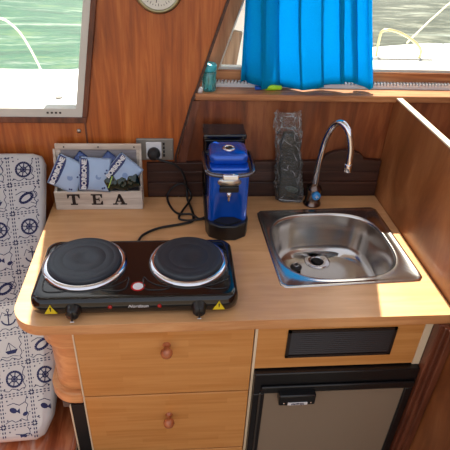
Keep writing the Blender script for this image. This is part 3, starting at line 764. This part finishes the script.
# ------------------------------------------------------------------ on the window shelf
jr_ = thing('glass_jar', 'small teal jar with a cyan lid on the window shelf', 'jar', (.093, .622, .346))
obj('jar_body', LA([(.0, .3465), (.019, .3465), (.0212, .349), (.0212, .402), (.018, .406), (.0, .406)], (.093, .622, 0), n=28), clear('teal_glass', (150, 225, 228), .2, .05, .25, (110, 200, 205)), jr_, smooth=True)
obj('lid', LA([(.0, .406), (.020, .406), (.0222, .408), (.0222, .423), (.020, .426), (.0, .426)], (.093, .622, 0), n=28), plain('cyan_lid', (70, 185, 200), .35), jr_, smooth=True)
bm = bmesh.new()
for k in range(7):
    a = k*2.4; tube(bm, [(.093+.009*math.cos(a), .622+.009*math.sin(a), .350), (.093+.008*math.cos(a+.5), .622+.008*math.sin(a+.5), .392)], .0028, n=8)
obj('contents', bm, plain('pale_sticks', (215, 240, 235), .6), jr_)
mk = thing('marker_pen', 'lime green marker lying on the window shelf under the curtain', 'marker', (.29, .626, .346))
bm = bmesh.new(); lathe(bm, [(.0, .0), (.006, .001), (.0085, .004), (.0085, .034), (.0075, .036), (.0075, .050), (.004, .054), (.0, .055)], (.262, .626, .355), axis='x', n=18)
obj('barrel', bm, plain('lime_green_plastic', (165, 225, 30), .35), mk, smooth=True)
bk = thing('lighter', 'small dark blue lighter lying beside the green marker', 'lighter', (.247, .632, .346))
obj('lighter_body', BX(.234, .254, .626, .638, .347, .357), plain('blue_plastic', (20, 90, 190), .3), bk, bevel=.002)
obj('lighter_head', BX(.254, .259, .627, .637, .348, .356), ALU, bk, bevel=.001)
o = obj('white_cap', LA([(.0, .346), (.0085, .346), (.0085, .358), (.007, .360), (.0, .360)], (.066, .603, 0), n=18), WPL, smooth=True)
tag(o, 'small white cap left of the teal jar on the window shelf', 'cap')

# ------------------------------------------------------------------ curtain
m, t, b = newmat('blue_curtain_cloth'); t.nodes.remove(b)
df = t.nodes.new('ShaderNodeBsdfDiffuse'); tl = t.nodes.new('ShaderNodeBsdfTranslucent'); mxs = t.nodes.new('ShaderNodeMixShader'); mxs.inputs[0].default_value = .58
tcn = t.nodes.new('ShaderNodeTexCoord'); nzz = t.nodes.new('ShaderNodeTexNoise'); nzz.inputs['Scale'].default_value = 300
t.links.new(tcn.outputs['Object'], nzz.inputs[0]); mc = t.nodes.new('ShaderNodeMix'); mc.data_type = 'RGBA'
mc.inputs[6].default_value = lin((10, 172, 224)); mc.inputs[7].default_value = lin((24, 194, 240)); t.links.new(nzz.outputs['Fac'], mc.inputs[0])
t.links.new(mc.outputs[2], df.inputs[0]); t.links.new(mc.outputs[2], tl.inputs[0])
t.links.new(df.outputs[0], mxs.inputs[1]); t.links.new(tl.outputs[0], mxs.inputs[2]); t.links.new(mxs.outputs[0], t.nodes['Material Output'].inputs[0])
CURT = m
bm = bmesh.new(); g = []
def cb_z(u):
    K = [(0, .368), (.12, .357), (.35, .350), (.55, .350), (.66, .356), (.78, .376), (.88, .368), (.96, .352), (1, .362)]
    for (a, za), (b_, zb) in zip(K, K[1:]):
        if u <= b_: return za+(zb-za)*(u-a)/(b_-a)
    return K[-1][1]
nu, nv = 90, 26
for j in range(nv+1):
    v = j/nv; g.append([])
    for i in range(nu+1):
        u = i/nu; z = cb_z(u)+(1.06-cb_z(u))*v
        xl = .190-.004*v; xr = .594-.19*(z-.377)
        x = xl+(xr-xl)*u
        amp = .024*(.75+.4*math.sin(5*u+1))
        ph = 2*PI*(u*3.7+.12*math.sin(3*v)+.15*math.sin(7*u)); x += .017*math.sin(2*ph+.6)*min(1, u*8, (1-u)*8)
        y = .634+amp*math.sin(ph)+.003*math.sin(2*PI*(u*9+v*.4))
        g[-1].append(bm.verts.new((x+.004*math.sin(v*4+u*9), y, z)))
for j in range(nv):
    for i in range(nu): bm.faces.new((g[j][i], g[j][i+1], g[j+1][i+1], g[j+1][i]))
ct = obj('curtain', bm, CURT, smooth=True, solid=.0012)
tag(ct, 'bright blue cloth curtain hanging in front of the right window', 'curtain')
o = obj('curtain_rod', TU([(.12, .640, 1.07), (1.2, .640, 1.07)], .004), ALU); tag(o, 'thin rod carrying the blue curtain', 'rod')

# ------------------------------------------------------------------ round gauge on the wall
bc = (-.048, YW, .630)
ba = thing('barometer', 'round metal-rimmed gauge with white dial on the wood wall', 'barometer', bc)
obj('rim', LA([(.053, .0), (.066, .0), (.066, .010), (.062, .018), (.055, .018), (.053, .014)], bc, axis='y', n=56), metal('aged_brass', (150, 142, 112), .3), ba, smooth=True)
obj('dial', LA([(.0, .0), (.054, .0), (.054, .0155), (.0, .0155)], bc, axis='y', n=56), plain('dial_white', (224, 224, 214), .5), ba)
bm = bmesh.new()
for k in range(36):
    a = 2*PI*k/36; r0 = .038 if k % 3 == 0 else .041
    d = Vector((math.sin(a), 0, -math.cos(a))); c_ = Vector(bc)-Vector((0, .0157, 0)); tube(bm, [c_+d*r0, c_+d*.045], .0006, n=4)
obj('scale_marks', bm, BLACKM, ba)
obj('pointer', TU([Vector(bc)+Vector((.01, -.0168, .03)), Vector(bc)+Vector((-.006, -.0168, -.036))], .0009, n=5), BLACKM, ba)
o = obj('wall_bolt', LA([(.0, 0), (.007, 0), (.006, .003), (.0, .005)], (-.300, YW, .222), axis='y', n=16), ALU, smooth=True); tag(o, 'small metal bolt head below the corner of the left window', 'bolt')

# ------------------------------------------------------------------ base cabinet
YF = .020
cb_ = thing('base_cabinet', 'wooden base cabinet with two bamboo drawers and a vent panel under the worktop', 'cabinet', (.19, .3, -.88))
bm = bmesh.new(); box(bm, -.258, -.244, YF+.02, .58, -.88, -.032); box(bm, .184, .190, YF+.02, .58, -.88, -.032); box(bm, -.244, .184, .56, .58, -.88, -.032); box(bm, -.244, .184, YF+.02, .56, -.88, -.80)
box(bm, -.244, .184, YF+.022, .56, -.290, -.284)
obj('carcass', bm, plain('dark_carcass', (40, 30, 26), .6), cb_)
for z0, z1, kz in ((-.282, -.034, -.106), (-.545, -.288, -.386), (-.80, -.551, -.66)):
    d = obj('drawer', BX(-.256, .184, YF, YF+.020, z0, z1), W_DRAW, cb_, bevel=.0015)
    obj('edge_band', BX(-.2595, -.256, YF-.001, YF+.020, z0, z1), CREAM, d)
    obj('knob', LA([(.0, -.004), (.011, -.004), (.010, .002), (.0065, .006), (.006, .012), (.010, .016), (.0148, .022), (.0155, .028), (.012, .036), (.005, .040), (.0, .0405)], (-.034, YF, kz+.010), axis='y', n=28), W_KNOB, d, smooth=True)
obj('divider', BX(.1865, .1930, YF-.001, YF+.02, -.80, -.032), CREAM, cb_)
obj('front_panel', BX(.193, .626, YF, YF+.018, -.196, -.032), W_DRAW, cb_, bevel=.001)
obj('end_stile', BX(.626, .646, YF-.001, YF+.02, -.200, -.032), CREAM, cb_)
vg = bmesh.new(); gx0, gx1, gz0, gz1 = .270, .552, -.154, -.056
for a in ((gx0, gx1, gz0, gz0+.008), (gx0, gx1, gz1-.008, gz1), (gx0, gx0+.008, gz0, gz1), (gx1-.008, gx1, gz0, gz1)): box(vg, a[0], a[1], YF-.005, YF, a[2], a[3])
box(vg, gx0, gx1, YF-.0012, YF, gz0, gz1)
vp = obj('vent_grille', vg, plain('brown_black_plastic', (34, 26, 24), .4), cb_)
bm = bmesh.new()
for k in range(11):
    z = gz0+.012+k*.0072; v = [(YF-.0012, z), (YF-.0045, z-.001), (YF-.0045, z+.001), (YF-.0012, z+.0045)]
    prism(bm, v, 'x', gx0+.006, gx1-.006)
obj('louvres', bm, plain('brown_black_plastic_slats', (40, 31, 28), .38), vp)
obj('side_panel', BX(-.300, -.260, .036, .56, -.88, -.336), BLACKM, cb_)
obj('side_panel_edge', BX(-.304, -.300, .034, .040, -.88, -.338), CREAM, cb_)

# ------------------------------------------------------------------ fridge
fr_ = thing('mini_fridge', 'small built-in fridge with taupe door and black frame', 'fridge', (.42, .28, -.88))
obj('fridge_body', BX(.196, .642, .05, .55, -.87, -.202), BLACKM, fr_)
bm = bmesh.new()
box(bm, .194, .645, .004, .05, -.282, -.202); box(bm, .194, .226, .004, .05, -.87, -.282); box(bm, .622, .645, .004, .05, -.87, -.282); box(bm, .226, .622, .004, .05, -.87, -.84)
ff = obj('door_frame', bm, BLACK, fr_, bevel=.003)
obj('top_lip', BX(.214, .640, -.004, .004, -.270, -.246), BLACK, ff, bevel=.003)
obj('frame_bead', BX(.210, .215, -.001, .004, -.83, -.272), metal('dull_aluminium', (120, 118, 114), .4), ff, bevel=.001)
obj('door_panel', BX(.226, .622, .010, .016, -.84, -.282), TAUPE, fr_)
lt = obj('door_latch', BX(.262, .362, -.022, .010, -.302, -.262), BLACK, fr_, bevel=.004)
obj('latch_badge', BX(.286, .340, -.0235, -.022, -.298, -.288), WPL, lt)
obj('latch_lettering', text_bm('vitrifrigo', .0105, frame_mat((.313, -.0238, -.293), (1, 0, 0), (0, 0, 1)), bold=.0002), NAVY, lt)
for x in (.276, .350): obj('latch_screw', LA([(.0, 0), (.0025, 0), (.0, .0015)], (x, -.022, -.292), axis='y', n=8), CHROME, lt)

# ------------------------------------------------------------------ rounded corner unit under the worktop's left end
cs = thing('corner_shelf', 'light wood rounded corner unit under the left end of the worktop', 'shelf', (-.30, .2, -.2))
def quarter(x0, x1, y0, y1, r):
    pts = [(x0, y1), (x1, y1), (x1, y0)]
    for k in range(13):
        a = -PI/2-PI/2*k/12; pts.append((x0+r+r*math.cos(a), y0+r+r*math.sin(a)))
    return pts
obj('curved_apron', PR(quarter(-.352, -.262, .035, .40, .07), 'z', -.115, -.031), W_EDGE, cs, bevel=.002)
obj('curved_side', PR(quarter(-.338, -.262, .045, .40, .06), 'z', -.285, -.115), W_EDGE, cs, bevel=.002)
obj('bottom_board', PR(quarter(-.354, -.262, .030, .40, .07), 'z', -.325, -.285), W_EDGE, cs, bevel=.006, seg=3)
o = obj('hinge_block', BX(-.325, -.303, .050, .075, -.362, -.327), plain('grey_zinc', (96, 88, 82), .5), cs)

# ------------------------------------------------------------------ bench and printed cushion
be = thing('bench', 'reddish varnished wooden bench below the cushion, scuffed near the cabinet', 'bench', (-.7, .1, -.88))
obj('bench_seat', BX(-1.45, -.306, -.30, .598, -.535, -.510), W_BENCH, be, bevel=.003)
obj('bench_front', BX(-1.45, -.306, -.28, -.26, -.88, -.535), W_BENCH, be)

th = math.radians(50)
SD = Vector((0, -math.cos(th), -math.sin(th)))     # down the slope
NV = Vector((0, -math.sin(th), math.cos(th)))      # out of the face
XV = Vector((1, 0, 0))
P0 = Vector((0, .562, .168))
LEN = .845
def cu(x, s, h=0): return P0+XV*x+SD*s+NV*h
# outline in (x, s)
xr = lambda s: -.404+.044*min(1, max(0, (s-.28)/.14))
OUT = [(-1.3, 0), (-.44, .0), (-.415, .008), (-.405, .03)]
for s in (.1, .2, .3, .4, .5, .6, .70): OUT.append((xr(s), s))
OUT += [(-.370, .775), (-.392, .825), (-.415, .838), (-.6, .845), (-1.3, .845)]
cxm = -.85
bm = bmesh.new(); rings = []
for ins, h in ((.012, -.046), (.0, -.036), (.0, -.014), (.004, -.006), (.010, -.001), (.018, .0)):
    ring = []
    for x, s in OUT:
        fx = x-(ins if x > -1 else -ins); fs = s+(ins if s < .02 else -ins if s > .8 else 0)
        ring.append(bm.verts.new(cu(fx, fs, h)))
    rings.append(ring)
for A, B2 in zip(rings, rings[1:]):
    n = len(A)
    for k in range(n): bm.faces.new((A[k], A[(k+1) % n], B2[(k+1) % n], B2[k]))
bm.faces.new(rings[0][::-1]); bm.faces.new(rings[-1])
FAB = plain('off_white_canvas', (190, 188, 188), .75, bump=.25, bscale=500, vary=.03)
cshn = thing('printed_cushion', 'white cushion with navy nautical print leaning behind the left end of the worktop', 'cushion', cu(-.8, .84, -.03))
cv = obj('cover', bm, FAB, cshn, auto=35)
# printed motifs, a fraction of a millimetre proud of the cloth
pm = bmesh.new(); CELL = .0865; ROT = math.radians(-7)
OX, OS = -.463, .0525
def pw(a, b_): # pattern coords -> (x, s)
    c_, s_ = math.cos(ROT), math.sin(ROT); return OX+a*c_-b_*s_, OS+a*s_+b_*c_
def inside(x, s): return s > .014 and s < .828 and x < xr(s)-.009 and x > -1.285 and not (s > .76 and x > -.40)
def poly(pts):
    q = [pw(*p) for p in pts]
    if not all(inside(*p) for p in q): return
    try: pm.faces.new([pm.verts.new(cu(x, s, .0006)) for x, s in q])
    except ValueError: pass
def line(pts, w):
    for (a, b_), (c_, d) in zip(pts, pts[1:]):
        L = math.hypot(c_-a, d-b_) or 1; nx_, ny_ = -(d-b_)/L*w/2, (c_-a)/L*w/2
        poly([(a+nx_, b_+ny_), (c_+nx_, d+ny_), (c_-nx_, d-ny_), (a-nx_, b_-ny_)])
def circ(cx_, cy_, r, w, n=22, sx=1, sy=1, rot=0):
    pts = []
    for k in range(n+1):
        a = 2*PI*k/n; x, y = r*sx*math.cos(a), r*sy*math.sin(a)
        pts.append((cx_+x*math.cos(rot)-y*math.sin(rot), cy_+x*math.sin(rot)+y*math.cos(rot)))
    line(pts, w)
def disc(cx_, cy_, r, n=10, sx=1, sy=1, rot=0):
    pts = []
    for k in range(n):
        a = 2*PI*k/n; x, y = r*sx*math.cos(a), r*sy*math.sin(a)
        pts.append((cx_+x*math.cos(rot)-y*math.sin(rot), cy_+x*math.sin(rot)+y*math.cos(rot)))
    poly(pts)
def wheel(x, y):
    circ(x, y, .0215, .006); circ(x, y, .008, .003, 12); disc(x, y, .004)
    for k in range(8):
        a = PI*k/4+.2; line([(x+.004*math.cos(a), y+.004*math.sin(a)), (x+.0205*math.cos(a), y+.0205*math.sin(a))], .0030)
def ring_(x, y):
    circ(x, y, .018, .0075, 20, 1.15, .62, -.5); circ(x+.022, y-.008, .010, .0022, 14)
    line([(x-.03, y-.012), (x-.012, y-.02), (x+.01, y-.016), (x+.02, y-.018)], .002); line([(x+.012, y+.014), (x+.026, y+.02), (x+.034, y+.012)], .002)
def anchor(x, y):
    line([(x, y-.020), (x, y+.018)], .0035); line([(x-.011, y-.011), (x+.011, y-.011)], .0030); circ(x, y-.024, .004, .002, 10)
    line([(x+.020*math.sin(a), y+.018*math.cos(a)) for a in [-1.35+2.7*k/10 for k in range(11)]], .0042)
    line([(x-.024, y-.002), (x-.016, y-.020), (x+.006, y-.006), (x+.020, y-.022), (x+.028, y-.002)], .0016)
def fish(x, y):
    disc(x-.012, y, .010, 10, 1.1, .75, .5); poly([(x-.004, y+.004), (x+.006, y+.012), (x+.006, y-.004)])
    disc(x+.020, y+.014, .007, 9, 1.1, .8, -.4); line([(x-.028, y-.016), (x-.010, y-.020), (x+.006, y-.012), (x+.024, y-.020)], .002)
def boat(x, y):
    poly([(x-.018, y+.006), (x+.018, y+.002), (x+.011, y+.014), (x-.011, y+.015)]); line([(x-.002, y+.006), (x-.006, y-.018)], .0018)
    line([(x-.006, y-.018), (x+.013, y+.001)], .0016); line([(x-.006, y-.018), (x-.015, y+.003)], .0016); line([(x-.028, y+.020), (x-.014, y+.024), (x+.002, y+.020), (x+.018, y+.023)], .0016)
MOT = [wheel, ring_, wheel, fish, anchor, ring_, wheel, boat, fish]
for r_i in range(-3, 13):
    for c_i in range(-10, 3):
        x, y = c_i*CELL, r_i*CELL
        if c_i == 0: k = [0, 1, 0, 4, 2-2, 3, 1, 0, 3, 1, 4, 0][r_i % 12]
        else: k = (r_i*3+c_i*2+1) % 5
        fn = [wheel, ring_, boat, fish, anchor][k % 5]; fn(x, y)
        # rope scribbles
        h0 = ((r_i*7+c_i*13) % 5-2)*.003
        line([(x+.026+.004*math.sin(t_*2.2+h0*300), y-.036+t_*.0085) for t_ in range(9)], .0019)
        for dx_, dy_ in ((.030, -.03), (-.03, .026), (-.027, -.028), (.006, .031)): disc(x+dx_, y+dy_, .0024, 7)
        line([(x-.036+.009*t_, y+.030+.004*math.sin(t_*1.9+h0*500)) for t_ in range(8)], .0019)
        for dx_, dy_ in ((-.012, -.033), (.033, .010), (-.034, .004)): disc(x+dx_, y+dy_, .0018, 6)
        # dashed double rulings
        for q in range(8):
            t0 = -CELL/2+q*CELL/8+.0015; 
            for off in (-.0032, .0032):
                line([(x-CELL/2+off, y+t0), (x-CELL/2+off, y+t0+.006)], .0030)
                line([(x+t0, y-CELL/2+off), (x+t0+.006, y-CELL/2+off)], .0030)
        circ(x-CELL/2, y-CELL/2, .0052, .0022, 10)
obj('nautical_print', pm, NAVY, cv)

# ------------------------------------------------------------------ on the side deck
RAILM = plain('white_rail_tube', (236, 232, 214), .3)
P = smooth_path([(-2.4, 1.22, .43), (-1.6, 1.23, .43), (-.95, 1.24, .425), (-.80, 1.24, .425), (-.675, 1.24, .402), (-.637, 1.24, .383), (-.603, 1.24, .343), (-.573, 1.24, .275), (-.548, 1.24, .200)], 6)
o = obj('deck_rail', TU(P, .0042, n=10), RAILM, smooth=True); tag(o, 'curved white tube rail at the edge of the side deck, seen through the left window', 'rail')
rr_ = thing('grab_rail', 'pale curved grab rail on the side deck, seen right of the curtain', 'rail', (1.05, 1.52, .2))
P = smooth_path([(1.158, 1.52, .203), (1.160, 1.52, .236), (1.130, 1.525, .272), (1.060, 1.54, .310), (.995, 1.545, .326), (.962, 1.55, .318), (.955, 1.55, .290), (.955, 1.55, .203)], 6)
obj('rail_tube', TU(P, .0065, n=10), plain('pale_gold_metal', (214, 200, 150), .3, metal=.5), rr_, smooth=True)
obj('deck_plate', BX(.90, 1.22, 1.500, 1.530, .2, .206), plain('deck_track_grey', (140, 138, 134), .5), rr_)
o = obj('mooring_rope', TU([(1.117, 1.60, .255), (1.30, 1.80, .318), (1.488, 2.0, .373), (2.4, 2.98, .66)], .0045, n=8), plain('pale_rope', (226, 216, 180), .7)); tag(o, 'taut pale mooring rope rising to the right from the grab rail', 'rope')
o = obj('deck_scupper', LA([(.0, .2), (.012, .2), (.012, .204), (.0, .204)], (-.425, .94, 0), n=18), plain('scupper_grey', (96, 92, 84), .5)); tag(o, 'small round grey deck fitting beyond the left window', 'fitting')
o = obj('gangplank', PR([(.150, .2), (.205, .2), (.235, .42), (.180, .43)], 'y', 1.02, 1.045), wood('weathered_plank', (96, 78, 60), (132, 112, 92), (150, 130, 110), grain=(40, 40, 4), rough=.7, coat=0)); tag(o, 'weathered plank standing on the side deck left of the curtain', 'plank')
